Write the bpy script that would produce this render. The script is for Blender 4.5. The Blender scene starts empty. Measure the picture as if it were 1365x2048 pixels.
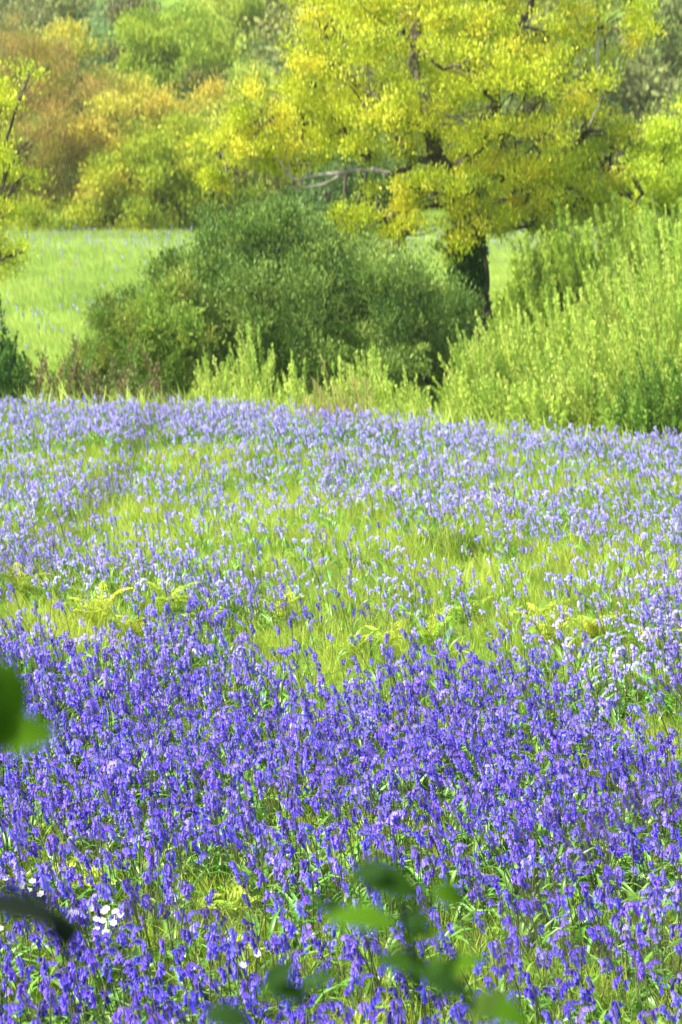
import bpy, math
import numpy as np
from math import radians as R

rng = np.random.default_rng(11)
scene = bpy.context.scene
C = scene.collection

# ------------------------------------------------------------------ camera, sky, sun, exposure
F, H, PITCH = 4480.0, 3.05, R(8.66)
cam_d = bpy.data.cameras.new('camera')
cam = bpy.data.objects.new('camera', cam_d); C.objects.link(cam)
cam.location = (0, 0, H); cam.rotation_euler = (R(90) - PITCH, 0, 0)
cam_d.sensor_fit = 'VERTICAL'; cam_d.sensor_height = 36.0; cam_d.lens = 36.0 * F / 2048
cam_d.clip_start = 0.05; cam_d.clip_end = 3000
cam_d.dof.use_dof = True; cam_d.dof.focus_distance = 10.2
cam_d.dof.aperture_fstop = 3.4; cam_d.dof.aperture_ratio = 2.0
scene.camera = cam

SUN_EL, SUN_AZ = R(56), R(250)          # azimuth clockwise from +Y (the view direction): high, from the left
world = bpy.data.worlds.new('World'); scene.world = world; world.use_nodes = True
wn = world.node_tree; bg = wn.nodes['Background']
sky = wn.nodes.new('ShaderNodeTexSky'); sky.sky_type = 'NISHITA'; sky.sun_disc = False
sky.sun_elevation = SUN_EL; sky.sun_rotation = SUN_AZ; sky.dust_density = 2.0
wn.links.new(sky.outputs[0], bg.inputs[0]); bg.inputs[1].default_value = 0.135
sd = bpy.data.lights.new('sun', 'SUN'); sun = bpy.data.objects.new('sun', sd); C.objects.link(sun)
sd.energy = 3.8; sd.angle = R(2.5); sd.color = (1.0, 0.94, 0.82)
from mathutils import Vector, Euler, Matrix
sv = Vector((math.sin(SUN_AZ) * math.cos(SUN_EL), math.cos(SUN_AZ) * math.cos(SUN_EL), math.sin(SUN_EL)))
sun.rotation_euler = sv.to_track_quat('Z', 'Y').to_euler()
vs = scene.view_settings
vs.view_transform = 'Standard'; vs.look = 'None'; vs.gamma = 1; vs.exposure = 1.62
scene.cycles.max_bounces = 6; scene.cycles.transmission_bounces = 4; scene.cycles.diffuse_bounces = 3

# ------------------------------------------------------------------ helpers
def lin(r, g, b):
    c = np.array([r, g, b], float) / 255
    return tuple(np.where(c <= .04045, c / 12.92, ((c + .055) / 1.055) ** 2.4))

_cp, _sp = math.cos(PITCH), math.sin(PITCH)
def W(px, py, d):
    """world point at distance d (along y) seen at photo pixel px, py"""
    u, v = (px - 682.5) / F, (1024 - py) / F
    y = _cp + v * _sp; z = -_sp + v * _cp
    return np.array([u / y * d, d, H + z / y * d])

def proj(x, y, z):
    dz = z - H
    f = y * _cp - dz * _sp; u = y * _sp + dz * _cp
    return 682.5 + F * x / f, 1024 - F * u / f

def sstep(a, b, t):
    t = np.clip((t - a) / (b - a), 0, 1); return t * t * (3 - 2 * t)

def edge_y(x): return 26.2 - 0.50 * np.clip(x, -14, 14)
def gz(x, y):
    x = np.asarray(x, float); y = np.asarray(y, float)
    bank = 1.5 * (1 - sstep(2.2, 6.4, y))
    und = .035 * np.sin(x * 1.1 + y * .35) + .03 * np.sin(x * .45 - y * .7 + 1)
    e = y - edge_y(x)
    dip = -0.7 * sstep(0.4, 3.6, e)
    back = sstep(33, 37, y)
    mead = -0.25 + (y - 34) * 0.0283 + .12 * np.sin(x * .16 + .6) * sstep(36, 50, y)
    hill = np.where(y > 79, (y - 79) * 0.17, 0) - .03 * np.where(y > 230, (y - 230), 0)
    hill = hill + sstep(85, 120, y) * (2.0 * np.sin(x * .035 + .4) + 1.2 * np.sin(x * .08 + y * .05))
    front = bank + und + dip
    return front * (1 - back) + (mead + hill) * back

def noise2(x, y, s, seed=0):
    """smooth value noise 0..1"""
    xs, ys = x / s, y / s
    xi, yi = np.floor(xs), np.floor(ys); fx, fy = xs - xi, ys - yi
    fx = fx * fx * (3 - 2 * fx); fy = fy * fy * (3 - 2 * fy)
    def h(a, b):
        v = np.sin(a * 127.1 + b * 311.7 + seed * 74.7) * 43758.5453
        return v - np.floor(v)
    return (h(xi, yi) * (1 - fx) + h(xi + 1, yi) * fx) * (1 - fy) + (h(xi, yi + 1) * (1 - fx) + h(xi + 1, yi + 1) * fx) * fy

class MB:
    """collects faces (with a colour per vertex) and links them as one mesh"""
    def __init__(s): s.v, s.f, s.c, s.n = [], [], [], 0
    def add(s, v, f, c):
        v = np.asarray(v, float).reshape(-1, 3); f = np.asarray(f)
        s.v.append(v); s.f.append(f + s.n)
        c = np.asarray(c, float)
        s.c.append(np.broadcast_to(c, (len(v), 3)) if c.ndim == 1 else c); s.n += len(v)
    def mesh(s, name, mat, smooth=True):
        V = np.concatenate(s.v); Cc = np.concatenate(s.c)
        loops = np.concatenate([f.ravel() for f in s.f]); sizes = np.concatenate([np.full(len(f), f.shape[1]) for f in s.f])
        me = bpy.data.meshes.new(name)
        me.vertices.add(len(V)); me.vertices.foreach_set('co', V.astype(np.float32).ravel())
        me.loops.add(len(loops)); me.loops.foreach_set('vertex_index', loops.astype(np.int32))
        me.polygons.add(len(sizes)); st = np.concatenate([[0], np.cumsum(sizes)[:-1]])
        me.polygons.foreach_set('loop_start', st.astype(np.int32))
        me.polygons.foreach_set('use_smooth', np.full(len(sizes), smooth))
        me.update(calc_edges=True)
        a = me.attributes.new('col', 'FLOAT_COLOR', 'POINT')
        a.data.foreach_set('color', np.c_[Cc, np.ones(len(Cc))].astype(np.float32).ravel())
        me.materials.append(mat); return me
    def obj(s, name, mat, parent=None, smooth=True):
        o = bpy.data.objects.new(name, s.mesh(name, mat, smooth)); C.objects.link(o)
        if parent is not None: o.parent = parent
        return o

def unit(a): return a / np.maximum(np.linalg.norm(a, axis=-1, keepdims=True), 1e-9)

def leaves(mb, P, A, L, Wd, col, bend=.18):
    """P base points, A axes, L lengths, Wd widths: pointed folded leaves, two quads each"""
    n = len(P); A = unit(A)
    S = unit(np.cross(A, rng.normal(size=(n, 3)))); N = np.cross(A, S)
    L = np.broadcast_to(L, n)[:, None]; Wd = np.broadcast_to(Wd, n)[:, None]
    base = P; tip = P + A * L - N * L * bend
    mid = P + A * L * .5 + N * L * .02
    l = P + A * L * .45 + S * Wd * .5 + N * Wd * .18; r = P + A * L * .45 - S * Wd * .5 + N * Wd * .18
    V = np.stack([base, l, tip, r, mid], 1).reshape(-1, 3)
    i = np.arange(n)[:, None] * 5
    mb.add(V, np.concatenate([i + [0, 4, 1], i + [1, 4, 2], i + [0, 3, 4], i + [3, 2, 4]]), np.repeat(np.broadcast_to(col, (n, 3)), 5, 0))

def flat_leaves(mb, P, A, L, Wd, col):
    n = len(P); A = unit(A)
    S = unit(np.cross(A, rng.normal(size=(n, 3)))); N = np.cross(A, S)
    L = np.broadcast_to(L, n)[:, None]; Wd = np.broadcast_to(Wd, n)[:, None]
    V = np.stack([P, P + A * L * .5 + S * Wd * .5 + N * Wd * .15, P + A * L, P + A * L * .5 - S * Wd * .5 + N * Wd * .15], 1).reshape(-1, 3)
    i = np.arange(n)[:, None] * 4
    mb.add(V, np.concatenate([i + [0, 1, 2], i + [0, 2, 3]]), np.repeat(np.broadcast_to(col, (n, 3)), 4, 0))

def tube(mb, pts, rad, col, sides=6):
    pts = np.asarray(pts, float); n = len(pts); rad = np.broadcast_to(rad, n)
    T = unit(np.gradient(pts, axis=0)); ref = np.array([0, 1., 0]) if abs(T[0][1]) < .9 else np.array([1., 0, 0])
    S = unit(np.cross(T, ref)); U = np.cross(T, S)
    a = np.arange(sides) / sides * 2 * np.pi
    V = pts[:, None] + (S[:, None] * np.cos(a)[None, :, None] + U[:, None] * np.sin(a)[None, :, None]) * rad[:, None, None]
    f = []
    for i in range(n - 1):
        for j in range(sides):
            k = (j + 1) % sides; f.append((i * sides + j, i * sides + k, (i + 1) * sides + k, (i + 1) * sides + j))
    mb.add(V.reshape(-1, 3), f, col)

def curve(pts, n, wob=0.0):
    """Catmull-Rom through pts with some wobble"""
    p = np.asarray(pts, float); p = np.concatenate([[2 * p[0] - p[1]], p, [2 * p[-1] - p[-2]]])
    out = []
    t = np.linspace(0, len(p) - 3 - 1e-6, n)
    for s in t:
        i = int(s); u = s - i; a, b, c, d = p[i:i + 4]
        out.append(.5 * (2 * b + (c - a) * u + (2 * a - 5 * b + 4 * c - d) * u * u + (3 * b - a - 3 * c + d) * u ** 3))
    out = np.array(out)
    if wob: out[1:-1] += rng.normal(size=(n - 2, 3)) * wob
    return out

def tag(o, label, cat, group=None, kind=None):
    if label: o['label'] = label
    if cat: o['category'] = cat
    if group: o['group'] = group
    if kind: o['kind'] = kind
    return o
def empty(name, loc, label=None, cat=None, group=None):
    o = bpy.data.objects.new(name, None); C.objects.link(o); o.location = loc
    o.empty_display_size = .1
    return tag(o, label, cat, group)

# ------------------------------------------------------------------ materials
def leaf_mat(name, trans=.35, rough=.55, spec=.25, tint=None, hv=.03, vv=.3, gain=1.0):
    """'col' vertex colour, varied per instance; part of the light passes through.
    tint: second colour mixed in by the instance attribute 'tint'"""
    m = bpy.data.materials.new(name); m.use_nodes = True; t = m.node_tree; N = t.nodes; Lk = t.links
    pb = N['Principled BSDF']; out = N['Material Output']
    at = N.new('ShaderNodeAttribute'); at.attribute_name = 'col'
    colr = at.outputs['Color']
    if tint:
        ti = N.new('ShaderNodeAttribute'); ti.attribute_type = 'INSTANCER'; ti.attribute_name = 'tint'
        mx = N.new('ShaderNodeMix'); mx.data_type = 'RGBA'; mx.inputs['B'].default_value = (*tint, 1)
        Lk.new(ti.outputs['Fac'], mx.inputs['Factor']); Lk.new(colr, mx.inputs['A']); colr = mx.outputs['Result']
    oi = N.new('ShaderNodeObjectInfo')
    mh = N.new('ShaderNodeMapRange'); mh.inputs['To Min'].default_value = .5 - hv; mh.inputs['To Max'].default_value = .5 + hv
    Lk.new(oi.outputs['Random'], mh.inputs['Value'])
    # a second random from the first
    m2 = N.new('ShaderNodeMath'); m2.operation = 'MULTIPLY'; m2.inputs[1].default_value = 37.7
    fr = N.new('ShaderNodeMath'); fr.operation = 'FRACT'; Lk.new(oi.outputs['Random'], m2.inputs[0]); Lk.new(m2.outputs[0], fr.inputs[0])
    mv = N.new('ShaderNodeMapRange'); mv.inputs['To Min'].default_value = gain * (1 - vv); mv.inputs['To Max'].default_value = gain * (1 + vv)
    Lk.new(fr.outputs[0], mv.inputs['Value'])
    hs = N.new('ShaderNodeHueSaturation'); Lk.new(mh.outputs[0], hs.inputs['Hue']); Lk.new(mv.outputs[0], hs.inputs['Value']); Lk.new(colr, hs.inputs['Color'])
    Lk.new(hs.outputs[0], pb.inputs['Base Color']); pb.inputs['Roughness'].default_value = rough
    pb.inputs['Specular IOR Level'].default_value = spec
    tr = N.new('ShaderNodeBsdfTranslucent'); Lk.new(hs.outputs[0], tr.inputs['Color'])
    ms = N.new('ShaderNodeMixShader'); ms.inputs[0].default_value = trans
    Lk.new(pb.outputs[0], ms.inputs[1]); Lk.new(tr.outputs[0], ms.inputs[2]); Lk.new(ms.outputs[0], out.inputs[0])
    return m

def bark_mat(name, c1, c2, scale=9):
    m = bpy.data.materials.new(name); m.use_nodes = True; t = m.node_tree; N = t.nodes; Lk = t.links
    pb = N['Principled BSDF']; pb.inputs['Roughness'].default_value = .9; pb.inputs['Specular IOR Level'].default_value = .15
    tc = N.new('ShaderNodeTexCoord'); mp = N.new('ShaderNodeMapping'); mp.inputs['Scale'].default_value = (1, 1, .25)
    nz = N.new('ShaderNodeTexNoise'); nz.inputs['Scale'].default_value = scale; nz.inputs['Detail'].default_value = 5
    cr = N.new('ShaderNodeValToRGB'); cr.color_ramp.elements[0].position = .35; cr.color_ramp.elements[1].position = .68
    cr.color_ramp.elements[0].color = (*c1, 1); cr.color_ramp.elements[1].color = (*c2, 1)
    bp = N.new('ShaderNodeBump'); bp.inputs['Strength'].default_value = .7; bp.inputs['Distance'].default_value = .03
    Lk.new(tc.outputs['Object'], mp.inputs[0]); Lk.new(mp.outputs[0], nz.inputs[0]); Lk.new(nz.outputs['Fac'], cr.inputs[0])
    Lk.new(cr.outputs[0], pb.inputs['Base Color']); Lk.new(nz.outputs['Fac'], bp.inputs['Height']); Lk.new(bp.outputs[0], pb.inputs['Normal'])
    return m

M_grass = leaf_mat('grass_blades', .5, .5, .3, tint=(.12, .30, .025), hv=.02, vv=.3)
M_meadow = leaf_mat('meadow_blades', .45, .6, .2, tint=(.25, .38, .06), hv=.015, vv=.25)
M_stem = leaf_mat('bluebell_stem', .2, .5, .3)
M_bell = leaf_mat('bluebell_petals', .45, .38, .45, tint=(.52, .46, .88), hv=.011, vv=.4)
M_bleaf = leaf_mat('bluebell_leaf', .3, .35, .5, hv=.02, vv=.3)
M_oak = leaf_mat('oak_foliage', .36, .5, .3, hv=0, vv=0)
M_fol = leaf_mat('tree_foliage', .3, .55, .25, hv=0, vv=0)
M_shrub = leaf_mat('shrub_foliage', .3, .5, .3, hv=0, vv=0)
M_dark = leaf_mat('glossy_dark_leaf', .15, .75, .05, hv=0, vv=0)
M_fern = leaf_mat('fern_frond', .4, .55, .2)
M_white = leaf_mat('white_petals', .3, .5, .3, vv=.05, hv=0)
M_dry = leaf_mat('dry_stalk', .1, .8, .1, vv=.1)
M_bark = bark_mat('oak_bark', (.04, .034, .024), (.15, .13, .09))
M_pale = bark_mat('pale_bark', (.16, .145, .12), (.42, .39, .35), 5)
M_shoot = bark_mat('green_shoot_bark', (.06, .07, .02), (.16, .18, .06), 6)
M_bark2 = bark_mat('mossy_bark', (.03, .028, .015), (.11, .10, .05), 6)

# ------------------------------------------------------------------ ground: one sheet to the horizon
def soil_mat():
    m = bpy.data.materials.new('soil_and_moss'); m.use_nodes = True; t = m.node_tree; N = t.nodes; Lk = t.links
    pb = N['Principled BSDF']; pb.inputs['Roughness'].default_value = .95; pb.inputs['Specular IOR Level'].default_value = .1
    tc = N.new('ShaderNodeTexCoord')
    n1 = N.new('ShaderNodeTexNoise'); n1.inputs['Scale'].default_value = .35; n1.inputs['Detail'].default_value = 8
    n2 = N.new('ShaderNodeTexNoise'); n2.inputs['Scale'].default_value = 14; n2.inputs['Detail'].default_value = 6
    cr = N.new('ShaderNodeValToRGB'); e = cr.color_ramp.elements
    e[0].position = .35; e[0].color = (.08, .15, .02, 1); e[1].position = .65; e[1].color = (.2, .32, .04, 1)
    mx = N.new('ShaderNodeMix'); mx.data_type = 'RGBA'; mx.blend_type = 'MULTIPLY'; mx.inputs['Factor'].default_value = .6
    Lk.new(tc.outputs['Object'], n1.inputs[0]); Lk.new(tc.outputs['Object'], n2.inputs[0])
    Lk.new(n1.outputs['Fac'], cr.inputs[0]); Lk.new(cr.outputs[0], mx.inputs['A']); Lk.new(n2.outputs['Color'], mx.inputs['B'])
    Lk.new(mx.outputs['Result'], pb.inputs['Base Color']); return m
xs = np.unique(np.concatenate([np.linspace(-900, -60, 15), np.linspace(-60, 60, 161), np.linspace(60, 900, 15)]))
ys = np.unique(np.concatenate([np.linspace(-300, -4, 12), np.linspace(-4, 40, 89), np.linspace(40, 260, 90), np.linspace(260, 1500, 25)]))
X, Y = np.meshgrid(xs, ys); nx, ny = len(xs), len(ys)
Z = gz(X, Y)
ii = (np.arange(ny - 1)[:, None] * nx + np.arange(nx - 1)[None]).ravel()
g = MB(); g.add(np.stack([X, Y, Z], -1).reshape(-1, 3), np.stack([ii, ii + 1, ii + nx + 1, ii + nx], 1), (.1, .1, .1))
tag(g.obj('ground', soil_mat()), None, None, kind='structure')

# ------------------------------------------------------------------ scatter by geometry nodes (only for what nobody could count)
def scatter(name, P, rot, scl, idx, tint, protos):
    me = bpy.data.meshes.new(name); me.vertices.add(len(P)); me.vertices.foreach_set('co', P.astype(np.float32).ravel())
    for nm, ty, arr, fld in (('rot', 'FLOAT_VECTOR', rot, 'vector'), ('scl', 'FLOAT', scl, 'value'), ('idx', 'INT', idx, 'value'), ('tint', 'FLOAT', tint, 'value')):
        a = me.attributes.new(nm, ty, 'POINT'); a.data.foreach_set(fld, np.asarray(arr).astype(np.int32 if ty == 'INT' else np.float32).ravel())
    o = bpy.data.objects.new(name, me); C.objects.link(o)
    col = bpy.data.collections.new(name + '_kinds')
    for i, p in enumerate(protos):
        p.name = '%s_kind_%02d' % (name, i); col.objects.link(p)
    gt = bpy.data.node_groups.new(name, 'GeometryNodeTree')
    gt.interface.new_socket('Geometry', in_out='INPUT', socket_type='NodeSocketGeometry')
    gt.interface.new_socket('Geometry', in_out='OUTPUT', socket_type='NodeSocketGeometry')
    N = gt.nodes; Lk = gt.links
    gi = N.new('NodeGroupInput'); go = N.new('NodeGroupOutput')
    ip = N.new('GeometryNodeInstanceOnPoints'); ci = N.new('GeometryNodeCollectionInfo')
    ci.inputs['Collection'].default_value = col; ci.inputs['Separate Children'].default_value = True; ci.inputs['Reset Children'].default_value = True
    def named(n, dt):
        a = N.new('GeometryNodeInputNamedAttribute'); a.data_type = dt; a.inputs['Name'].default_value = n; return a.outputs['Attribute']
    er = N.new('FunctionNodeEulerToRotation'); Lk.new(named('rot', 'FLOAT_VECTOR'), er.inputs[0])
    Lk.new(gi.outputs[0], ip.inputs['Points']); Lk.new(ci.outputs[0], ip.inputs['Instance'])
    ip.inputs['Pick Instance'].default_value = True
    Lk.new(named('idx', 'INT'), ip.inputs['Instance Index']); Lk.new(er.outputs[0], ip.inputs['Rotation']); Lk.new(named('scl', 'FLOAT'), ip.inputs['Scale'])
    Lk.new(ip.outputs[0], go.inputs[0])
    md = o.modifiers.new('scatter', 'NODES'); md.node_group = gt
    return o

def blade_tuft(nb, spread, h0, h1, w, cols, lean=.5, seg=3):
    mb = MB()
    for k in range(nb):
        a = rng.uniform(0, 6.283); r = spread * math.sqrt(rng.uniform()); p = np.array([r * math.cos(a), r * math.sin(a), -.01])
        h = rng.uniform(h0, h1); la = rng.uniform(0, 6.283); l = rng.uniform(.05, lean) * h
        dr = np.array([math.cos(la) * l - .12 * h, math.sin(la) * l, 0]); f = rng.uniform(0, 6.283); s = np.array([math.cos(f), math.sin(f), 0]) * w * rng.uniform(.6, 1.3) * .5
        V = []
        for i in range(seg):
            t = i / seg; q = p + dr * t * t + np.array([0, 0, h * t * (1 - .12 * t)]); ww = (1 - t ** 2 * .8)
            V += [q - s * ww, q + s * ww]
        V.append(p + dr + np.array([0, 0, h * .86])); c = np.array(cols[rng.integers(len(cols))]) * rng.uniform(.8, 1.2)
        f4 = [(2 * i, 2 * i + 1, 2 * i + 3, 2 * i + 2) for i in range(seg - 1)]
        mb.add(V, f4, c); mb.f.append(np.array([[2 * seg - 2, 2 * seg - 1, 2 * seg]]) + mb.n - len(V))
    return mb

YG = [(.50, .58, .06), (.43, .55, .05), (.56, .60, .08), (.33, .47, .04), (.60, .58, .16)]
LEAN_X = -R(9)     # the breeze leans everything a little to the left

def in_view(x, y, z, m=90):
    px, py = proj(x, y, z); return (px > -m) & (px < 1365 + m) & (py > -m) & (py < 2048 + m)

# ---- how the plants of the near field are spread
def glade(px, py):
    """0..1: green openings without flowers"""
    gl = np.zeros_like(px)
    for (cx, cy, rx, ry, s) in [(690, 1010, 140, 34, .75), (900, 1085, 90, 28, 1), (420, 905, 120, 18, .8), (770, 930, 60, 16, .9), (1230, 1110, 190, 40, .6),
                                (580, 960, 90, 25, .6), (160, 880, 90, 14, .5), (1010, 1030, 110, 22, .5), (200, 1225, 70, 28, 1), (340, 1195, 60, 24, .9), (640, 1285, 90, 24, .75),
                                (760, 1240, 130, 22, .6), (1060, 1260, 160, 26, .5), (560, 1590, 60, 22, .8), (690, 1620, 50, 26, .8), (900, 1640, 40, 18, .8),
                                (1280, 1400, 120, 40, .6), (480, 1855, 150, 34, .75), (760, 1960, 150, 45, .8), (1180, 1960, 130, 30, .55), (860, 2020, 160, 34, .6),
                                (1290, 1650, 70, 30, .6), (100, 1890, 140, 35, .6), (60, 1700, 90, 40, .55), (420, 1770, 90, 26, .6), (240, 1740, 60, 26, .6), (520, 1395, 60, 18, .6), (360, 1470, 80, 22, .6),
                                (60, 1160, 70, 30, .5), (250, 1010, 120, 30, .4), (1150, 950, 120, 18, .4), (430, 1060, 90, 22, .4), (1150, 1180, 120, 20, .4)]:
        gl = np.maximum(gl, s * np.exp(-(((px - cx) / rx) ** 2 + ((py - cy) / ry) ** 2) ** 1.5 * .7))
    return gl
def bell_density(x, y):
    px, py = proj(x, y, gz(x, y) + .26)
    yb = 1245 + .15 * px + 30 * np.sin(px * .013) + (noise2(x, y, .5, 5) - .5) * 90
    near = sstep(-45, 45, py - yb)
    e = edge_y(x) + .2 - y
    n = noise2(x, y * .8, 1.1, 1) * .6 + noise2(x, y, .38, 2) * .4
    mid = 52 + 120 * sstep(.40, .72, n)
    far = 135 * (1 - sstep(1.2, 3.2, e + (n - .5) * 2))
    nr = 105 + 190 * sstep(.2, .62, n)
    bot = 1 - .0 * sstep(1780, 2000, py)
    d = near * nr * bot * 1.0 + (1 - near) * np.maximum(mid, far)
    d = d * (1 - .93 * glade(px, py)) * (e > 0)
    return d
def field_points(dmax, dens, y0=6.6, y1=31.5, margin=1.35):
    ylo = np.linspace(y0, y1, 60); area = 0; out = []
    for a, b in zip(ylo[:-1], ylo[1:]):
        hw = (b * 682 / F) * margin + .5; n = rng.poisson(2 * hw * (b - a) * dmax)
        x = rng.uniform(-hw, hw, n); y = rng.uniform(a, b, n); k = rng.uniform(0, dmax, n) < dens(x, y); out.append(np.c_[x[k], y[k]])
    return np.concatenate(out)

# ------------------------------------------------------------------ bluebells
VIO = np.array(lin(100, 72, 212)); VIO2 = np.array(lin(134, 112, 234)); LIL = np.array(lin(165, 150, 240))
def bluebell_parts(seed):
    """stem, flower head and two leaves of one plant, as separate collectors"""
    st, hd, lf = MB(), MB(), []
    h = rng.uniform(.23, .37); d = rng.uniform(0, 6.283); u = np.array([math.cos(d), math.sin(d), 0])
    nod = rng.uniform(.025, .065)
    top = [np.zeros(3), u * .003 + [0, 0, h * .5], u * .008 + [0, 0, h * .8], u * nod * .5 + [0, 0, h * .97], u * nod + [0, 0, h * (1.01 - nod)]]
    cv = curve(top, 10); tube(st, cv, np.linspace(.0024, .0012, 10), (.11, .13, .06), 4)
    nb = rng.integers(9, 14); z0 = .60
    for i in range(nb):
        t = z0 + (1 - z0) * i / (nb - 1); s = t * 9; k = min(int(s), 8); p = cv[k] + (cv[k + 1] - cv[k]) * (s - k)
        off = d + rng.normal(0, .9) ; o = np.array([math.cos(off), math.sin(off), 0])
        L = .019 * (1.12 - .5 * (t - z0) / (1 - z0)) * rng.uniform(.9, 1.1); r = L * .27
        hang = unit(o * rng.uniform(.1, .5) + np.array([0, 0, -.9])); att = p + o * .007 + [0, 0, -.001]
        tube(st, [p, p + o * .005 + [0, 0, .002], att], [.0008, .0008, .0008], (.10, .07, .22), 3)
        S = unit(np.cross(hang, [o[1], -o[0], .3])); U = np.cross(hang, S); V = []; cc = []
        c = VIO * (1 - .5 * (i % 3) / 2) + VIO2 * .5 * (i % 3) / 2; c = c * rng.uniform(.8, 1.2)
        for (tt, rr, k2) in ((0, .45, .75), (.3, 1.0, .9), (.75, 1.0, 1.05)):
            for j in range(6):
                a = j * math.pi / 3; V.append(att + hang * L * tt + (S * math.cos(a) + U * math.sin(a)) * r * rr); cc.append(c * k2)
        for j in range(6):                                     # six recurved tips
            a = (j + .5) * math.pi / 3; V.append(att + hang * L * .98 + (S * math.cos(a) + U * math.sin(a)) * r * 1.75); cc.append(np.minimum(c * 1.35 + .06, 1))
        fq = [(q * 6 + j, q * 6 + (j + 1) % 6, (q + 1) * 6 + (j + 1) % 6, (q + 1) * 6 + j) for q in range(2) for j in range(6)]
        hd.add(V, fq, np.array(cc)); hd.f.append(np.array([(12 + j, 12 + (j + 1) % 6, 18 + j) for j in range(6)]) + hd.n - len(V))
    for i in range(2):
        m = MB(); a = rng.uniform(0, 6.283); v = np.array([math.cos(a), math.sin(a), 0]); s = np.array([-v[1], v[0], 0]); L = rng.uniform(.2, .3); V = []
        for q in range(6):
            t = q / 5; p = v * L * (.25 * t + .45 * t * t) + np.array([0, 0, L * (.9 * t - .5 * t ** 3)]); w = .009 * (1 - t ** 3) * (1 if q else .5) + .0004
            V += [p - s * w + [0, 0, w * .6], p, p + s * w + [0, 0, w * .6]]
        fq = [(3 * q + j, 3 * q + j + 1, 3 * q + 4 + j, 3 * q + 3 + j) for q in range(5) for j in (0, 1)]
        m.add(V, fq, np.array([.11, .25, .022]) * rng.uniform(.8, 1.5)); lf.append(m)
    return st, hd, lf

pts = field_points(320, bell_density)
bz = gz(pts[:, 0], pts[:, 1])
ppx, ppy = proj(pts[:, 0], pts[:, 1], bz + .27)
inf = (ppx > 4) & (ppx < 1361) & (ppy < 2040)
order = np.argsort(np.where(inf, pts[:, 1], 1e9)); near_ids = order[:300]
far_mask = np.ones(len(pts), bool); far_mask[near_ids] = False
def lean_rot(n, ex=R(10)):
    # instance: z spin first, then lean (xyz euler: spin innermost is x, so lean around x,y before z): use small x,y and leave the wanted side by spin-free yaw
    return np.c_[rng.normal(0, ex, n), rng.normal(LEAN_X, ex, n), rng.uniform(-.6, .6, n)]
protos = []
for i in range(10):
    st, hd, lf = bluebell_parts(i); me = st.mesh('bluebell_kind', M_stem); tmp = bpy.data.objects.new('bluebell_kind', me)
    allm = MB()
    for q in [st, hd] + lf: allm.v += q.v; allm.c += q.c; allm.f += [f + allm.n for f in q.f]; allm.n += q.n
    me = allm.mesh('bluebell_plant', M_stem); me.materials.append(M_bell); me.materials.append(M_bleaf)
    ns = sum(len(f) for f in st.f); nh = sum(len(f) for f in hd.f); mi = np.full(len(me.polygons), 2); mi[:ns] = 0; mi[ns:ns + nh] = 1
    me.polygons.foreach_set('material_index', mi.astype(np.int32)); protos.append(bpy.data.objects.new('bluebell_kind', me))
P = np.c_[pts, bz][far_mask]; n = len(P)
pale = np.clip(sstep(11.5, 16.5, P[:, 1] + (noise2(P[:, 0], P[:, 1], .8, 9) - .5) * 6) * .78 + rng.normal(.06, .2, n), 0, 1)  # petals paler with distance: grazing light and haze put into their colour
print('bluebells', n)
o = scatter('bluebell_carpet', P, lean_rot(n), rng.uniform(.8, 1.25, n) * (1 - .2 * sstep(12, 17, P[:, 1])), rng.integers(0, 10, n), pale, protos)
tag(o, 'violet bluebells, paled with distance by painted grazing light, spreading over the field behind the nearest rows', 'bluebells', kind='stuff')

def bluebell_thing():
    st, hd, lf = bluebell_parts(0); root = empty('bluebell', (0, 0, 0))
    st.obj('stem', M_stem, root); hd.obj('flower_head', M_bell, root)
    for m in lf: m.obj('leaf', M_bleaf, root)
    return root
kinds = [bluebell_thing() for _ in range(8)]
for i, k in enumerate(near_ids):
    if i < len(kinds): o = kinds[i]
    else:
        src = kinds[i % len(kinds)]; o = src.copy(); C.objects.link(o)
        for ch in src.children:
            c = ch.copy(); C.objects.link(c); c.parent = o
    o.location = (*pts[k], bz[k]); o.rotation_euler = tuple(lean_rot(1)[0]); s = rng.uniform(.85, 1.2); o.scale = (s, s, s)
    tag(o, 'violet bluebell with nodding bells in the front rows nearest the camera', 'bluebell', 'bluebells in the front rows')

# bluebells dotted over the far meadow
def mead_d(x, y):
    px, py = proj(x, y, gz(x, y) + .2)
    band = np.exp(-((py - 490) / 22) ** 2) * 4 + .35 * (noise2(x, y, 5, 3) > .52) + 2.5 * np.exp(-((py - 650) / 40) ** 2) * (px < 260)
    return band
mp = []
for a in np.arange(34, 79, 1.5):
    hw = a * 682 / F * 1.3 + 1; m_ = rng.poisson(2 * hw * 1.5 * 8); x = rng.uniform(-hw, hw, m_); y = rng.uniform(a, a + 1.5, m_); k = rng.uniform(0, 8, m_) < mead_d(x, y); mp.append(np.c_[x[k], y[k]])
mp = np.concatenate(mp); n = len(mp); print('meadow bluebells', n)
protos2 = [bpy.data.objects.new('k', p.data) for p in protos[:5]]
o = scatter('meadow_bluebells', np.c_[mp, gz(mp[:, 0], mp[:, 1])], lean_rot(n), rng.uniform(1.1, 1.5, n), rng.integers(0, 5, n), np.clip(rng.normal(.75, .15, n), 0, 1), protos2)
tag(o, 'pale drifts of bluebells along the top of the far meadow', 'bluebells', kind='stuff')

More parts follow.
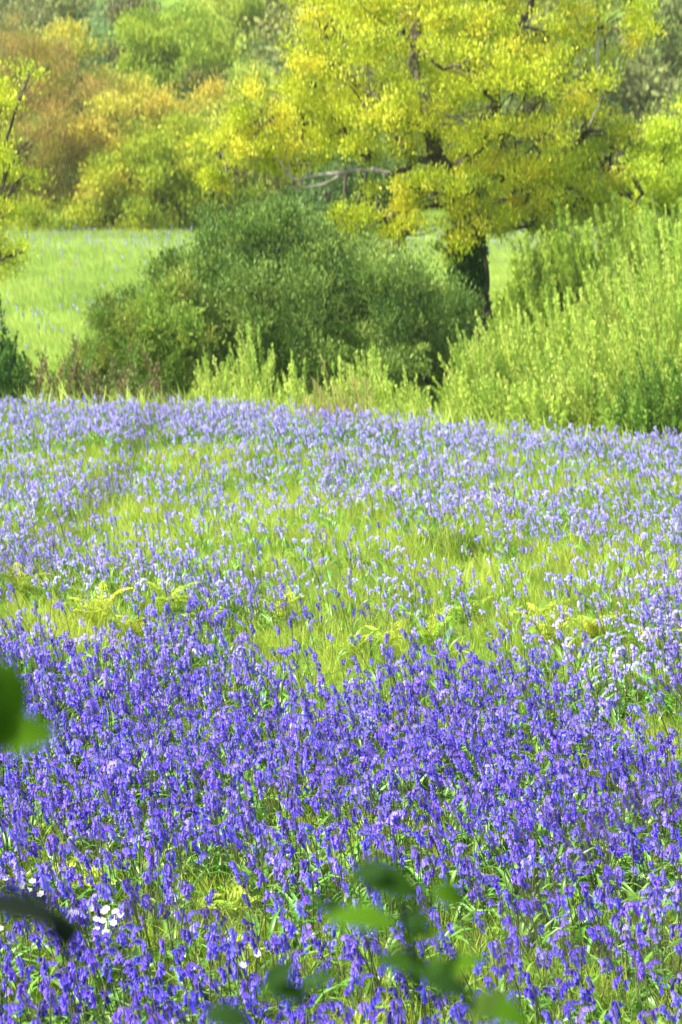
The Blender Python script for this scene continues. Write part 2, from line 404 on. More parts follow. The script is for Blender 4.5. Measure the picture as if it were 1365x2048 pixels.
# ------------------------------------------------------------------ grass
def grass_d(x, y):
    e = edge_y(x) + 1.6 - y; return np.where(e > 0, np.clip(190 - 5 * (y - 8), 80, 190), 0) * (y > 2)
gp = field_points(190, grass_d, 5.2, 32, 1.35); n = len(gp)
gx, gy = gp.T; gpx, gpy = proj(gx, gy, gz(gx, gy) + .12)
gt_ = [bpy.data.objects.new('g', blade_tuft(20, .07, .10, .26, .0055, YG, .55).mesh('grass_tuft', M_grass)) for _ in range(6)]
tint = np.clip(noise2(gx, gy, .9, 21) * .5 + noise2(gx, gy, .25, 22) * .45 - .34 + rng.normal(0, .12, n), 0, 1)
tint = np.clip(tint + .25 * sstep(1500, 1300, gpy) * 0 + .0 * (gpy > 1350), 0, 1)
hs = .5 + .5 * noise2(gx, gy, .6, 31) + .25 * glade(gpx, gpy)
print('grass', n)
o = scatter('field_grass', np.c_[gp, gz(gx, gy)], np.c_[rng.normal(0, .12, n), rng.normal(LEAN_X, .12, n), rng.uniform(-3.1, 3.1, n) * .3], hs * rng.uniform(.8, 1.15, n), rng.integers(0, 6, n), tint, gt_)
tag(o, 'yellow green grass growing thickly between the bluebells', 'grass', kind='stuff')

mg = []
for a in np.arange(27.5, 80, 1.5):
    hw = a * 682 / F * 1.3 + 1; dd = 26 if a > 33 else 34; m_ = rng.poisson(2 * hw * 1.5 * dd); mg.append(np.c_[rng.uniform(-hw, hw, m_), rng.uniform(a, a + 1.5, m_)])
mg = np.concatenate(mg); mg = mg[mg[:, 1] > edge_y(mg[:, 0]) + 1.6]; n = len(mg); mx_, my_ = mg.T
mt = [bpy.data.objects.new('g', blade_tuft(22, .16, .12, .3, .014, [(.46, .57, .11), (.51, .61, .13), (.40, .53, .09)], .6, 2).mesh('meadow_tuft', M_meadow)) for _ in range(5)]
tint = np.clip(noise2(mx_, my_ * .6, 2.6, 4) * .9 - .25 + rng.normal(0, .1, n), 0, 1); print('meadow', n)
o = scatter('meadow_grass', np.c_[mg, gz(mx_, my_)], np.c_[rng.normal(0, .1, n), rng.normal(LEAN_X, .1, n), rng.uniform(-.9, .9, n)], rng.uniform(.8, 1.4, n) * (1 + .9 * (my_ < edge_y(mx_) + 3.5)), rng.integers(0, 5, n), tint, mt)
tag(o, 'bright green grass of the meadow behind the bushes', 'grass', kind='stuff')

# ------------------------------------------------------------------ trees and shrubs
LD = np.array([-.24, 0, 1.0])
def crown(mb, lobes, per, lpc, cr, L, Wl, cols, up=.35, shell=.55, zf=.8, flat=True, tufts=6):
    """clumps of leaves through the volume of several lobes. returns clump centres per lobe"""
    outc = []
    for (c, r) in lobes:
        c = np.array(c); r = np.array(r, float)
        nc = max(4, int(per * (r[0] * r[1] * r[2]) ** (2 / 3)))
        # boughs first (flattened), tufts of leaves gathered around each bough
        nb = max(3, int(nc / tufts)); dv = unit(rng.normal(size=(nb, 3))); rad = shell + (1.05 - shell) * rng.uniform(0, 1, nb) ** .6
        bc = c + dv * r * rad[:, None]; br = .30 * (r[0] * r[1] * r[2]) ** (1 / 3)
        which = rng.integers(0, nb, nc); w2 = unit(rng.normal(size=(nc, 3))) * rng.uniform(0, 1, nc)[:, None] ** .5
        cc = bc[which] + w2 * br * np.array([1.25, 1.25, .62]) + np.array([0, 0, -.12 * br]) * (w2[:, :1] ** 2 + w2[:, 1:2] ** 2); outc.append(cc)
        for_n = rng.poisson(lpc, nc); ids = np.repeat(np.arange(nc), for_n); n = len(ids)
        if not n: continue
        off = rng.normal(size=(n, 3)) * cr * np.array([1, 1, zf]); Pp = cc[ids] + off
        ax = unit(rng.normal(size=(n, 3))) * (1 - up) + LD * up * 1.3 + off / cr * .25
        ci = rng.integers(0, len(cols), nb)[which]; mixw = rng.uniform(.3, 1, nc)[:, None]
        cl = np.array(cols)[ci] * mixw + np.array(cols)[rng.integers(0, len(cols), nc)] * (1 - mixw)
        col = cl[ids] * rng.uniform(.72, 1.15, n)[:, None]
        (flat_leaves if flat else leaves)(mb, Pp, ax, L * rng.uniform(.7, 1.3, n), Wl * rng.uniform(.7, 1.2, n), col)
    return outc

def limb(mb, pts, r0, r1, n=10, wob=.03, sides=7):
    cv = curve(pts, n, wob); tube(mb, cv, np.linspace(r0, r1, n), (.1, .1, .1), sides); return cv

def twigs_to(mb, cv, centres, k, r=.02, sag=.15):
    if len(centres) == 0: return
    for j in rng.choice(len(centres), min(k, len(centres)), replace=False):
        t = centres[j]; dd = np.linalg.norm(cv - t, axis=1); i = int(np.argmin(dd)); s = cv[max(0, i - rng.integers(0, 3))]
        m = (s + t) / 2 + rng.normal(size=3) * sag * np.linalg.norm(t - s) * .5
        c2 = curve([s, m, t], 5); tube(mb, c2, np.linspace(r, r * .3, 5), (.1, .1, .1), 4)

def build_tree(name, label, base, fork, lobes, cols, mat=None, bark=None, per=60, lpc=26, cr=.3, L=.1, Wl=.06, r=.25, up=.35, shell=.5, twig=10, trunk_pts=None, cat='tree', group=None, limb_r=.4):
    mat = mat or M_fol; bark = bark or M_bark
    root = empty(name, tuple(base), label, cat, group)
    B = np.array(base)
    mb = MB(); cen = crown(mb, [(np.array(c) - B, q) for c, q in lobes], per, lpc, cr, L, Wl, cols, up, shell)
    mb.obj('crown', mat, root)
    tb = MB(); fk = np.array(fork) - B
    tp = [np.array(p) - B for p in trunk_pts] if trunk_pts else [np.array([0, 0, -.15]), fk * .5 + rng.normal(size=3) * .06 * r * 4, fk]
    cvt = limb(tb, tp, r, r * .6, 12, r * .04, 9)
    for (c, q), ce in zip(lobes, cen):
        c = np.array(c) - B; s = cvt[rng.integers(8, 12)]
        m = s * .45 + c * .55 + np.array([0, 0, .12 * np.linalg.norm(c - s)]) * rng.uniform(-.6, 1)
        cv = limb(tb, [s, m, c], r * limb_r, r * .1, 9, .02, 6)
        twigs_to(tb, cv, ce, twig, r * .09)
    tb.obj('trunk', bark, root)
    return root

def lobe(px, py, rx, ry, d, dd=0, rd=None):
    k = (d + dd) / F
    return (W(px, py, d + dd), (rx * k, (rd if rd else min(rx, ry) * k * 1.1), ry * k))
def base_at(px, d):
    x = (px - 682.5) / F * d * 1.0; return np.array([x, d, float(gz(x, d))])

# ---- the big oak
OD = 40.0
oak_lobes = [lobe(*a) for a in [
    (470, 290, 70, 55, OD, .6, 1.2), (540, 235, 80, 65, OD, 0, 1.2), (430, 345, 30, 32, OD, .5, .5), (585, 330, 70, 34, OD, .8, .8),
    (620, 160, 90, 85, OD, -.4, 1.3), (680, 60, 100, 75, OD, .3, 1.4), (740, 190, 110, 85, OD, -1.3, 1.4), (800, 70, 130, 85, OD, -1.0, 1.6),
    (930, 120, 140, 95, OD, -1.7, 1.5), (1060, 70, 140, 90, OD, -.6, 1.6), (1190, 50, 95, 70, OD, .2, 1.3), (1270, 70, 40, 45, OD, .3, .6),
    (1090, 190, 110, 80, OD, -1.2, 1.4), (950, 245, 110, 55, OD, -1.8, 1.0), (800, 275, 95, 42, OD, -1.2, .9), (690, 270, 70, 45, OD, -.5, .8),
    (1180, 260, 75, 55, OD, -.6, 1.1), (1090, 320, 120, 60, OD, -1.5, 1.1), (1220, 340, 70, 70, OD, -.6, 1.0), (1170, 420, 80, 50, OD, -.9, .9), (1245, 390, 45, 50, OD, -.4, .8), (1120, 400, 80, 50, OD, -1.3, .8),
    (1010, 400, 100, 50, OD, -1.5, .9), (880, 385, 110, 45, OD, -1.9, .8), (770, 420, 75, 50, OD, -1.6, .8), (710, 480, 48, 38, OD, -1.6, .5), (680, 455, 30, 30, OD, -1.5, .4),
    (830, 460, 60, 35, OD, -1.9, .5), (950, 470, 62, 42, OD, -1.8, .5), (900, 505, 26, 26, OD, -1.7, .3), (790, 505, 30, 18, OD, -1.7, .3), (1050, 455, 60, 38, OD, -1.2, .6), (1110, 470, 50, 26, OD, -1.0, .5), (1235, 425, 45, 40, OD, -.6, .6), (735, 300, 55, 30, OD, -1.3, .6), (930, 435, 75, 42, OD, -2.0, .5), (960, 365, 80, 32, OD, -2.1, .5), (925, 480, 45, 34, OD, -1.9, .4), (840, 375, 70, 26, OD, -2.1, .4), (480, 350, 45, 28, OD, .5, .6), (530, 300, 80, 60, OD, 1.0, .8), (640, 250, 80, 60, OD, .6, 1.0), (735, 455, 60, 40, OD, -1.4, .6), (790, 470, 60, 30, OD, -1.2, .5),
    (860, 20, 180, 80, OD, 1.2, 1.6), (840, -90, 190, 90, OD, 0, 2.0), (1050, -90, 180, 90, OD, 0, 2.0), (680, -40, 110, 70, OD, 1, 1.3), (1000, 300, 160, 90, OD, 1.6, 1.6), (780, 180, 160, 90, OD, 1.8, 1.4)]]
OAK = [lin(203, 209, 42), lin(182, 197, 36), lin(219, 221, 60), lin(130, 150, 30), lin(164, 180, 36), lin(222, 210, 52)]
B = base_at(950, OD); oak = empty('oak_tree', tuple(B), 'large oak with yellow green spring leaves and an ivy clad trunk in the middle', 'tree')
mb = MB(); cen = crown(mb, [(c - B, q) for c, q in oak_lobes], 125, 36, .095, .07, .034, OAK, .45, .3, .9)
mb.obj('crown', M_oak, oak)
tb = MB()
def OP(px, py, dd=0): return W(px, py, OD + dd) - B
tr = limb(tb, [np.array([0.02, 0, -.3]), OP(948, 640), OP(936, 560), OP(934, 480, -.1), OP(915, 400, -.1), OP(888, 335, -.2)], .25, .2, 16, .012, 12)
for pts_, r0, r1, nn in [
    ([(888, 335, -.2), (872, 300, -.6), (856, 255, -.9), (850, 190, -.9), (830, 110, -.6), (840, 30, 0), (860, -60, 0)], .17, .05, 14),
    ([(888, 335, -.2), (845, 318, -.7), (800, 342, -1.0), (782, 350, -.9)], .085, .05, 8),
    ([(900, 360, -.2), (950, 300, -.2), (985, 210, -.3), (1010, 110, 0), (1060, 0, 0), (1080, -80, 0)], .15, .04, 14),
    ([(915, 400, -.1), (1000, 350, .1), (1070, 330, -.2), (1150, 290, 0), (1200, 220, 0)], .12, .04, 12),
    ([(950, 300, -.2), (1060, 220, .4), (1130, 130, .3), (1200, 60, 0)], .1, .03, 10),
    ([(856, 255, -.9), (770, 210, -.6), (700, 150, -.2), (640, 70, 0)], .09, .03, 10),
    ([(934, 480, -.1), (1000, 430, -.9), (1070, 385, -1.1), (1160, 380, -.9)], .09, .03, 10),
    ([(915, 420, -.1), (860, 410, -1.2), (790, 430, -1.6), (720, 465, -1.5)], .07, .02, 10)]:
    cv = limb(tb, [OP(*p) for p in pts_], r0, r1, nn, .03, 7)
for (c, q), ce in zip(oak_lobes, cen):
    c = c - B; dd = np.linalg.norm(np.concatenate([v for v in tb.v]) - c, axis=1); s = np.concatenate([v for v in tb.v])[int(np.argmin(dd))]
    cv = limb(tb, [s, (s + c) / 2 + rng.normal(size=3) * .12, c], .045, .02, 7, .03, 5)
    twigs_to(tb, cv, ce, 16, .017)
tb.obj('trunk', M_bark, oak)
pb_ = MB()                                                      # bare silvery branches on the left side
for pts_, r0, r1 in [([(784, 349, -.9), (740, 338, -.6), (690, 345, -.1), (640, 350, 0), (585, 362, 0), (566, 330, 0), (548, 312, 0)], .05, .012), ([(585, 362, 0), (578, 335, 0), (572, 298, 0)], .018, .006),
                     ([(690, 345, -.1), (650, 368, .3), (600, 376, .3), (570, 372, .3)], .035, .012), ([(620, 352, 0), (622, 338, 0), (620, 320, 0)], .018, .006),
                     ([(1196, 160, -.4), (1198, 90, -.4), (1190, 30, 0)], .03, .02), ([(455, 345, .2), (450, 320, .2), (443, 290, .2)], .02, .006), ([(1180, 250, -1), (1200, 200, -1), (1202, 165, -1)], .016, .01)]:
    if pts_[0][0] in (1196, 455, 1180):
        p1 = MB(); limb(p1, [OP(*p) for p in pts_], r0, r1, 9, .02, 6); tag(p1.obj('bare_branch', M_pale, oak), 'bare silvery grey branch', None)
    else: limb(pb_, [OP(*p) for p in pts_], r0, r1, 9, .0 if pts_[0][0] != 784 else .0, 6)
tag(pb_.obj('bare_branch', M_pale, oak), 'bare silvery grey branches left of the fork', None)
stb = MB(); limb(stb, [OP(960, 640, -.1), OP(975, 632, -.4), OP(995, 618, -.5)], .07, .035, 6, .01, 7)
limb(stb, [OP(958, 595, -.2), OP(973, 585, -.35), OP(972, 530, -.4), OP(965, 490, -.3)], .045, .03, 8, .01, 6)
limb(stb, [OP(972, 585, -.35), OP(970, 640, -.3)], .03, .03, 4, .005, 6)
stb.obj('branch_stub', M_bark, oak)
iv = MB(); ni = 2600                                           # ivy around the trunk, in two wide strips
t = rng.uniform(0, 1, ni); k = (3 + t * 7).astype(int); a = rng.uniform(0, 6.283, ni)
q = tr[k] + (tr[k + 1] - tr[k]) * rng.uniform(0, 1, ni)[:, None]; keep = (np.sin(a * 1.0 + q[:, 2] * 1.2 + .9) > -.75)
q = (q + np.c_[np.cos(a), np.sin(a), np.zeros(ni)] * (np.array([.22])[0] + rng.uniform(0, .12, ni)[:, None]))[keep]
ivc = np.array([.06, .14, .018]) * rng.uniform(.6, 1.8, len(q))[:, None]; ivc[(q[:, 2] < 1.1) & (rng.uniform(size=len(q)) < .7)] = (.14, .15, .02)
leaves(iv, q, np.c_[rng.normal(size=(len(q), 2)) * .6, -np.ones(len(q))], .09, .075, ivc); iv.obj('ivy', M_dark, oak)

# ---- trees standing behind and beside it
def simple(name, label, px, d, lob, cols, **k):
    lb = [lobe(*l, d, dd, rd) for (*l, dd, rd) in lob]
    B = base_at(px, d); cx = np.mean([c for c, _ in lb], 0)
    fork = B * .5 + cx * .5; fork[0] = B[0] * .7 + cx[0] * .3
    sc = d / 40.
    kw = dict(per=60 / sc ** 1.3, lpc=38, cr=.12 * sc ** .8, L=.07 * sc ** .85, Wl=.042 * sc ** .85, r=.2)
    kw.update(k)
    return build_tree(name, label, B, fork, lb, cols, **kw)

GRP = 'trees on the wooded hillside'
simple('oak_tree', 'yellow green oak cut off by the right edge of the picture', 1420, 44,
       [(1320, 290, 50, 45, 0, .8), (1290, 360, 55, 45, -.5, .8), (1350, 350, 60, 50, -.8, .9), (1400, 280, 80, 70, 0, 1.2), (1420, 380, 90, 60, 0, 1.2), (1310, 400, 50, 25, 0, .6)],
       [lin(200, 212, 60), lin(182, 202, 52), lin(160, 188, 50)], per=190, mat=M_oak)
simple('maple_tree', 'lime green maple reaching in at the left edge of the picture', -160, 33,
       [(-10, 150, 45, 50, 0, .6), (0, 230, 45, 50, 0, .6), (60, 150, 22, 30, 0, .3), (20, 330, 50, 35, 0, .5), (50, 350, 26, 26, 0, .3), (-20, 430, 55, 60, 0, .6), (0, 520, 60, 42, 0, .6), (50, 500, 30, 22, 0, .4), (-90, 250, 80, 200, 0, 1.5), (-100, 480, 80, 100, 0, 1)],
       [lin(200, 212, 50), lin(176, 198, 40), lin(214, 214, 54)], per=110, mat=M_oak, r=.14, limb_r=.25)
simple('beech_tree', 'tree with coppery orange young leaves and a dark level limb', -70, 80,
       [(60, 160, 80, 90, 0, 1.3), (130, 230, 110, 90, -.8, 1.4), (190, 210, 60, 50, 0, 1.2), (160, 310, 90, 60, -.6, 1.3), (60, 290, 100, 90, -.4, 1.5), (100, 410, 110, 50, -.2, 1.1), (170, 410, 50, 40, 0, 1), (30, 90, 60, 50, 0, 1), (110, 110, 40, 40, 0, .8), (20, 400, 70, 60, 0, 1.1), (-90, 250, 120, 160, 0, 2)],
       [lin(186, 152, 80), lin(172, 140, 78), lin(192, 168, 70), lin(166, 152, 72), lin(150, 158, 60), lin(160, 162, 66)], per=110, lpc=30, up=.5, L=.1, Wl=.035)
simple('field_maple', 'golden green tree just behind the coppery one', 262, 82,
       [(130, 90, 55, 40, 0, 1.2), (250, 190, 75, 40, 0, 1.3), (320, 260, 90, 50, 0, 1.4), (270, 300, 80, 50, 0, 1.4), (410, 200, 30, 25, 3, .8), (290, 200, 50, 30, 1, 1), (230, 240, 60, 50, -4, 1.2), (220, 390, 60, 50, -4, 1.2)],
       [lin(212, 192, 78), lin(200, 194, 70), lin(176, 184, 66)], per=70)
simple('oak_tree', 'olive green oak above the top of the meadow, left of centre', 330, 78,
       [(270, 350, 80, 50, 0, 1.8), (350, 330, 90, 60, -1, 1.8), (300, 420, 110, 50, -.5, 1.8), (420, 400, 80, 60, -.5, 1.6), (390, 280, 80, 40, 0, 1.6), (220, 430, 70, 45, -.3, 1.4), (330, 452, 100, 30, 0, 1.4), (240, 455, 80, 26, 0, 1.4), (140, 452, 80, 28, 0, 1.4), (60, 455, 70, 26, 0, 1.4), (430, 455, 60, 30, 0, 1.2), (120, 430, 70, 44, 0, 1.4)],
       [lin(164, 178, 46), lin(136, 158, 42), lin(188, 192, 50)], per=85)
simple('ash_tree', 'dull green tree filling the gap behind the left arm of the big oak', 560, 84,
       [(520, 400, 90, 60, 0, 1.8), (600, 370, 80, 70, 0, 1.8), (480, 330, 80, 50, 0, 1.6), (560, 290, 90, 50, 0, 1.6), (560, 450, 100, 40, 0, 1.6), (640, 440, 60, 50, 0, 1.4)],
       [lin(140, 162, 46), lin(166, 178, 48), lin(116, 144, 44)], per=75)
simple('holly_tree', 'dark bluish green holly seen through the gap left of the oak trunk', 690, 50,
       [(690, 330, 55, 50, 0, 1), (650, 380, 55, 45, 0, 1), (720, 390, 50, 50, 0, 1), (680, 440, 60, 40, 0, .9), (740, 330, 40, 50, 0, .8)],
       [lin(92, 124, 62), lin(74, 106, 52), lin(124, 152, 80)], per=100, lpc=30)
simple('lime_tree', 'round bright mid green tree high on the slope, left of the big oak', 350, 105,
       [(340, 60, 75, 45, 0, 3), (290, 90, 50, 50, 0, 2), (390, 110, 65, 60, -1, 3), (330, 150, 70, 50, -1, 3), (350, 210, 75, 50, -1, 2.5), (420, 190, 50, 50, 0, 2), (390, 260, 60, 45, -.5, 2), (310, 290, 60, 60, 1, 2)],
       [lin(158, 178, 52), lin(134, 162, 48), lin(178, 192, 58)], per=55, group=GRP)
simple('oak_tree', 'pale yellow green tree on the slope at the top of the picture', 520, 118,
       [(490, 60, 70, 55, 0, 3), (570, 40, 75, 50, 0, 3), (540, 120, 80, 60, -1, 3), (440, 30, 60, 40, 1, 2.5), (620, 110, 60, 60, 0, 2.5), (640, 20, 70, 50, 0, 3), (520, 0, 90, 40, 0, 3)],
       [lin(186, 200, 80), lin(168, 190, 76), lin(198, 208, 92)], per=45, group=GRP)
simple('oak_tree', 'yellow olive oak on the slope below the round green tree', 470, 94,
       [(520, 170, 50, 35, 0, 2), (550, 200, 60, 50, 0, 2), (500, 250, 80, 40, -1, 2.4), (440, 220, 45, 28, -1, 1.6), (590, 250, 70, 60, 0, 2), (430, 290, 60, 40, 0, 2)],
       [lin(184, 194, 70), lin(196, 198, 74), lin(160, 178, 66)], per=50, group=GRP)
simple('willow_tree', 'soft pale grey green willow near the top left corner', 190, 125,
       [(185, 110, 35, 60, 0, 2), (215, 70, 35, 45, 0, 2), (180, 160, 40, 50, 0, 2), (230, 140, 35, 55, 0, 2)],
       [lin(156, 184, 112), lin(140, 172, 104)], per=80, up=.6, Wl=.06, group=GRP)
simple('bare_tree', 'brownish tree barely in leaf between the willow and the round green tree', 250, 116,
       [(255, 40, 30, 45, 0, 2), (245, 110, 25, 50, 0, 1.5), (268, 10, 40, 30, 0, 1.5)],
       [lin(122, 116, 66), lin(104, 106, 66)], per=60, lpc=20, twig=25, group=GRP)
simple('oak_tree', 'grey olive tree in the top left corner of the picture', 90, 138,
       [(60, 40, 70, 40, 0, 3), (130, 60, 55, 45, 0, 3), (40, 110, 60, 50, 0, 3), (120, 10, 60, 35, 0, 3), (-30, 60, 80, 80, 0, 3)],
       [lin(132, 142, 84), lin(112, 128, 80), lin(150, 150, 84)], per=40, twig=16, group=GRP)
simple('oak_tree', 'dull yellow green tree in the top right corner of the picture', 1330, 128,
       [(1300, 20, 70, 45, 0, 3), (1350, 70, 60, 50, 0, 3), (1270, 90, 60, 45, 0, 3), (1240, 20, 70, 50, 1, 3), (1420, 60, 90, 80, 0, 3)],
       [lin(150, 160, 66), lin(132, 148, 64), lin(168, 172, 74)], per=45, group=GRP)
simple('birch_tree', 'soft sage green tree right of the big oak crown', 1225, 102,
       [(1220, 190, 55, 45, 0, 2), (1250, 140, 50, 50, 0, 2), (1200, 250, 50, 40, 0, 2), (1260, 220, 45, 45, 0, 2), (1160, 170, 60, 70, 1, 2)],
       [lin(140, 158, 82), lin(122, 146, 80), lin(160, 164, 80)], per=50, up=.5, group=GRP)
simple('pine_tree', 'small deep green pine at the right, below the coppery brown tree', 1305, 98,
       [(1295, 200, 22, 40, 0, 1.2), (1310, 235, 30, 28, 0, 1.2), (1285, 245, 24, 30, 0, 1.2)], [lin(70, 122, 66), lin(56, 100, 60)], per=90, group=GRP)
simple('beech_tree', 'pinkish brown leaved tree against the right edge of the picture', 1350, 108,
       [(1345, 140, 38, 45, 0, 2), (1330, 200, 35, 40, 0, 2), (1380, 180, 50, 70, 0, 2)], [lin(152, 122, 92), lin(136, 108, 84)], per=60, up=.5, twig=24, group=GRP)
simple('hawthorn_tree', 'low brown thorn tree with few leaves under the sage green tree', 1260, 82,
       [(1240, 290, 50, 30, 0, 1.4), (1300, 280, 45, 30, 0, 1.4), (1330, 250, 40, 35, 0, 1.4), (1190, 300, 40, 30, 0, 1.2), (1270, 350, 90, 50, 1, 1.4)], [lin(118, 112, 66), lin(98, 100, 60)], per=55, lpc=18, twig=30, group=GRP)
simple('ash_tree', 'shaded green tree visible through the right half of the oak crown', 1060, 76,
       [(1000, 260, 110, 70, 0, 2), (1110, 330, 100, 70, 0, 2), (900, 320, 110, 70, 0, 2), (1040, 420, 120, 50, 0, 2), (1170, 430, 90, 50, 0, 2), (1260, 440, 80, 30, 0, 1.6)], [lin(104, 126, 56), lin(124, 142, 60)], per=40)
simple('oak_tree', 'dull green tree high on the slope seen through the top of the oak', 880, 124,
       [(820, 60, 120, 90, 0, 4), (960, 40, 120, 90, 0, 4), (1080, 100, 100, 90, 0, 4), (880, 180, 130, 80, -1, 4), (740, 170, 90, 80, 0, 3)], [lin(128, 150, 66), lin(112, 136, 62)], per=30, group=GRP)
# the far-off wood that closes the view: one mass
fw = MB(); lb = []
for d in (150, 172, 198, 228):
    for px in np.arange(-900, 2300, 190):
        p_ = px + rng.uniform(-50, 50); b = base_at(p_, d + rng.uniform(-6, 6)); h = rng.uniform(4, 6)
        lb.append((b + [0, 0, h * .9], (rng.uniform(3.2, 4.6), 3.4, h)))
for d in (88, 108, 128):
    for px in list(np.arange(-900, -100, 170)) + list(np.arange(1480, 2300, 170)) + ([700, 1000, 1180] if d < 90 else [80, 640, 1150]):
        b = base_at(px + rng.uniform(-40, 40), d + rng.uniform(-4, 4)); h = rng.uniform(2.5, 3.6); lb.append((b + [0, 0, h * .9], (3.0, 2.6, h)))
cen = crown(fw, lb, 13, 60, .5, .30, .17, [lin(140, 154, 84), lin(118, 138, 78), lin(158, 160, 84), lin(130, 132, 84)], .3, .6)
for (c, q) in lb: tube(fw, [c - [0, 0, q[2] + 1.2], c + [.3, 0, q[2] * .5]], [.22, .06], (.06, .05, .035), 5)
tag(fw.obj('far_woodland', M_fol), 'far-off woodland closing the view at the top of the slope', 'woodland', kind='stuff')
# scrub and understorey along the far side of the meadow
us = MB(); lb = []
for px in np.arange(-700, 2100, 55):
    d = rng.uniform(80, 88); b = base_at(px, d); h = rng.uniform(.9, 1.8); lb.append((b + [0, 0, h * .6], (rng.uniform(.8, 1.4), 1.0, h)))
for px in np.arange(-700, 2100, 60):
    d = rng.uniform(90, 140); b = base_at(px, d); h = rng.uniform(1.2, 2.2); lb.append((b + [0, 0, h * .5], (rng.uniform(1.6, 2.6), 1.4, h)))
crown(us, lb, 34, 30, .26, .2, .11, [lin(84, 108, 44), lin(110, 126, 48), lin(120, 120, 54)], .4, .4)
tag(us.obj('undergrowth', M_fol), 'dark undergrowth below the trees beyond the meadow', 'undergrowth', kind='stuff')

# ---- shrubs: upright leafy shoots
def shoots(mb, tb, bases, tips, n_leaf, L, Wl, cols, start=.15, spread=.05, r=.008, ang=.55):
    for b, t in zip(bases, tips):
        m = b * .5 + t * .5 + np.array([(b[0] - t[0]) * .15, 0, .06 * (t[2] - b[2])]); cv = curve([b, m, t], 8)
        tube(tb, cv, np.linspace(r, r * .25, 8), (.1, .1, .1), 3)
        ln = np.linalg.norm(t - b); n = int(n_leaf * ln); u = start + (1 - start) * rng.uniform(0, 1, n) ** .85; s = u * 6.999; i = s.astype(int)
        p = cv[i] + (cv[i + 1] - cv[i]) * (s - i)[:, None]; T = unit(cv[i + 1] - cv[i])
        taper = (1.05 - u)[:, None] * 1.2
        p = p + rng.normal(size=(n, 3)) * spread * np.minimum(taper, 1)
        ax = T * 1.0 + unit(rng.normal(size=(n, 3))) * ang
        c = np.array(cols[rng.integers(len(cols))]) * rng.uniform(.85, 1.15); col = c * rng.uniform(.75, 1.25, n)[:, None]
        flat_leaves(mb, p, ax, L * rng.uniform(.7, 1.3, n), Wl * rng.uniform(.7, 1.2, n), col)

def shoot_shrub(name, label, d, depth, outline, n, cols, lean=(-.1, .1), n_leaf=60, L=.06, Wl=.02, low=.35, bx=None, spread=.05, ang=.55, cat='shrub', tuft=0, fill=None):
    """outline: (px, py) along the top; shoots rise from the ground to it, shorter towards the front"""
    ox, oy = np.array(outline, float).T; pc = (ox[0] + ox[-1]) / 2
    B = base_at(pc, d); root = empty(name, tuple(B), label, cat)
    mb, tb = MB(), MB(); bs, ts = [], []
    for i in range(n):
        px = rng.uniform(ox[0], ox[-1]); top = np.interp(px, ox, oy) + 14 - rng.exponential(17)
        q = rng.uniform(-1, 1); dd = d + q * depth; g = float(gz((px - 682.5) / F * dd, dd))
        hgt = W(px, top, dd)[2] - g; fr = 1 if q > .2 else max(low, math.sqrt(max(0, 1 - ((.2 - q) / 1.25) ** 2)))
        hh = max(.15, hgt * fr * (1 if rng.uniform() < .45 else rng.uniform(.45, 1)))
        x = (px - 682.5) / F * dd; lx = rng.uniform(*lean) * hh
        bs.append(np.array([x - lx, dd - rng.uniform(-.1, .2) * hh * .5, g - .05]) - B); ts.append(np.array([x, dd, g + hh]) - B)
    shoots(mb, tb, bs, ts, n_leaf, L, Wl, cols, spread=spread, ang=ang)
    mb.obj('foliage', M_shrub, root); tb.obj('stems', M_shoot, root)
    return root

LG = [lin(190, 208, 90), lin(176, 200, 80), lin(203, 216, 102), lin(158, 186, 72)]
def mound_shrub(name, label, mounds, cols, per=150, n_leaf=95, L=.045, Wl=.015, spread=.06, ang=.6, cat='shrub'):
    """mounds: (px, top py, half width px, distance, depth radius): shoots fan out of the foot of every mound"""
    B = base_at(mounds[0][0], mounds[0][3]); root = empty(name, tuple(B), label, cat); mb, tb = MB(), MB()
    for (px, py, hw, d, dr) in mounds:
        b = base_at(px, d); h = W(px, py, d)[2] - b[2]; hx = hw * d / F; n = int(per * hx * 1.6); bs, ts = [], []
        col = [np.array(c) * rng.uniform(.9, 1.1) for c in cols]
        for _ in range(n):
            th = rng.uniform(0, 6.283); cz = rng.uniform(-.05, 1) ** 1; cz = max(cz, .02); sr = math.sqrt(1 - cz * cz); k = rng.uniform(.62, 1.0) if rng.uniform() < .6 else rng.uniform(.9, 1.16)
            t = np.array([hx * sr * math.cos(th) - .10 * h * cz, dr * sr * math.sin(th), h * (.12 + .88 * cz)]) * [k, k, k]
            bs.append(b - B + np.array([hx * .35 * sr * math.cos(th), dr * .3 * sr * math.sin(th), -.05])); ts.append(b - B + t)
        shoots(mb, tb, bs, ts, n_leaf, L, Wl, col, start=.35, spread=spread, ang=ang)
    mb.obj('foliage', M_shrub, root); tb.obj('stems', M_shoot, root); return root
mound_shrub('willow_shrub', 'large light green willow shrub at the right with spiky upright shoots',
    [(1360, 455, 130, 32.6, 1.2), (1250, 520, 110, 32.4, 1.1), (1140, 590, 110, 31.8, 1.0), (1040, 620, 100, 31.4, 1.0), (960, 680, 80, 30.8, .8), (1110, 690, 90, 30.2, .7), (1020, 740, 90, 29.6, .6), (1200, 640, 100, 31.0, .8), (1330, 570, 120, 31.4, .9), (930, 760, 50, 29.9, .5), (1460, 500, 130, 32, 1.2), (1300, 660, 110, 30.4, .7), (1180, 740, 90, 29.2, .5), (1090, 770, 80, 29, .45)], LG, per=250, Wl=.02)
